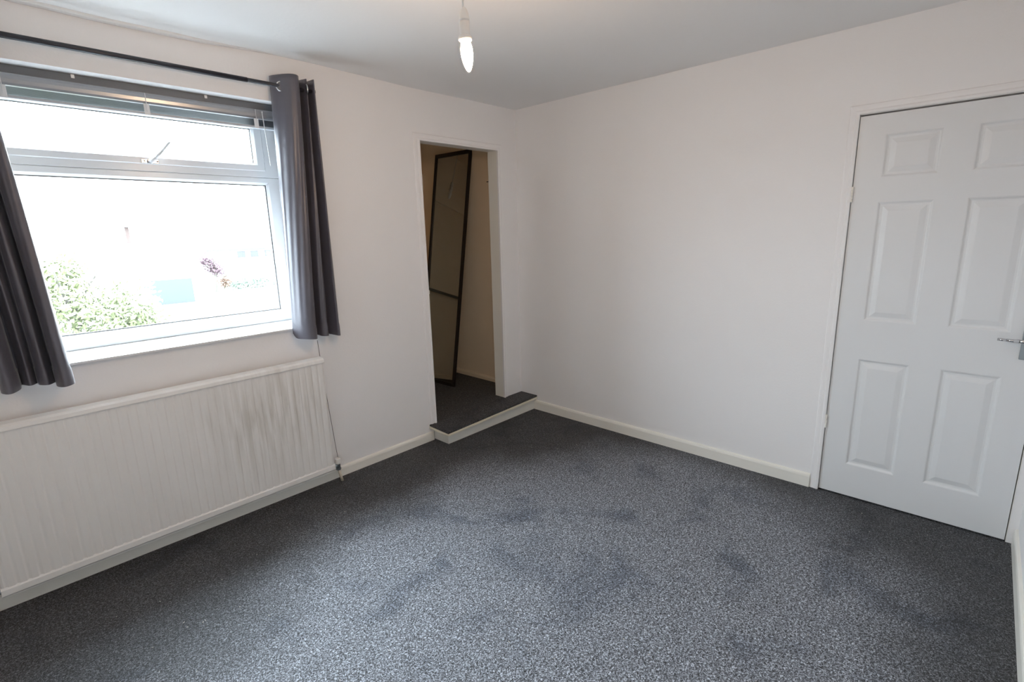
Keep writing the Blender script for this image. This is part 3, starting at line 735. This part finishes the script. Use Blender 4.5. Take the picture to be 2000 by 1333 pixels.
tree((10.5, 41, GZ), 1.3, [((10.5, 41, -1.9), .50), ((10.7, 41, -1.7), .4)], 900, 0.08, 'orange_leaf', 'orange shrub in the garden beyond the window', 'shrub', 'orange_shrub')
def hedge(x0, x1, y, h, label):
    root = empty('hedge', ((x0+x1)/2, y, GZ)); c = []
    k = x0
    while k < x1: c.append(((k, y, GZ+h*0.5), h*0.62)); k += h*0.55
    leaves('foliage', root, 'hedge', c, int((x1-x0)*420), 0.10, root.location)
    tag(root, label, 'hedge', 'clipped hedges')
hedge(11.4, 14.2, 42.5, 1.0, 'green hedge running along the far lawn, left stretch'); hedge(15.2, 18.0, 43.5, 0.8, 'green hedge at the right edge of the window view')
# white gable house
hs = empty('house', (2.2, 38, GZ))
def hbox(name, a, b, mat, root, bev=0): bm = bmesh.new(); box(bm, a, b, bev, off=root.location); return link(name, bm, mat, root)
hbox('house_wall', (-4.5, 36, GZ), (7.2, 44, 2.4), 'render', hs)
bm = bmesh.new()
pr = [(35.7, 2.35), (40, 5.2), (44.3, 2.35), (44.3, 2.55), (40, 5.45), (35.7, 2.55)]
A = [bm.verts.new((-4.8-hs.location.x, y-hs.location.y, z-hs.location.z)) for y, z in pr]; B = [bm.verts.new((7.5-hs.location.x, y-hs.location.y, z-hs.location.z)) for y, z in pr]
for i in range(6): bm.faces.new((A[i], A[(i+1)%6], B[(i+1)%6], B[i]))
bm.faces.new(A[::-1]); bm.faces.new(B); link('roof', bm, 'render', hs)
hbox('garage_door', (4.3, 35.93, GZ+0.05), (7.0, 35.99, -1.05), 'teal', hs)
hbox('brick_panel', (3.85, 35.94, 1.35), (4.05, 35.99, 2.3), 'brick', hs)
tag(hs, 'white rendered house with a teal garage door outside', 'house')
# far terrace
th = empty('terraced_house', (26, 76, GZ))
hbox('house_wall', (20, 76, GZ), (40, 84, -0.2), 'render', th)
hbox('roof', (19.6, 75.6, -0.3), (40.4, 84, 0.0), 'roof', th)
for x in (23.6, 25.4, 27.4, 29.4, 32):
    hbox('window', (x, 75.9, -1.3), (x+1.1, 75.99, -0.4), 'dark_glass', th)
tag(th, 'distant white terraced house row at the right of the window view', 'house')
# parked car
car = empty('parked_car', (0.9, 19.2, GZ))
bm = bmesh.new()
side = [(-2.0, 0.35), (-2.05, 0.75), (-1.85, 0.92), (-1.1, 1.0), (-0.5, 1.42), (0.9, 1.45), (1.55, 1.0), (2.0, 0.92), (2.05, 0.4)]
A = [bm.verts.new((x, -0.82, z)) for x, z in side]; B = [bm.verts.new((x, 0.82, z)) for x, z in side]
for i in range(len(side)): bm.faces.new((A[i], A[(i+1)%9], B[(i+1)%9], B[i]))
bm.faces.new(A[::-1]); bm.faces.new(B); bmesh.ops.bevel(bm, geom=bm.edges[:], offset=0.05, segments=2, affect='EDGES'); link('car_body', bm, 'car', car, True)
bm = bmesh.new(); bm.faces.new([bm.verts.new(c) for c in ((-1.06, -0.68, 1.04), (-1.06, 0.68, 1.04), (-0.56, 0.62, 1.40), (-0.56, -0.62, 1.40))])
r_ = bmesh.ops.extrude_face_region(bm, geom=bm.faces[:]); bmesh.ops.translate(bm, vec=(-0.02, 0, 0.03), verts=[q for q in r_['geom'] if isinstance(q, bmesh.types.BMVert)])
link('windscreen', bm, 'dark_glass', car)
for x in (-1.3, 1.3):
    for s in (-1, 1):
        bm = bmesh.new(); cyl(bm, (x, s*0.66, 0.32), (x, s*0.86, 0.32), 0.32, 20); link('wheel', bm, 'tyre', car)
tag(car, 'silver car parked below the tree outside', 'car')
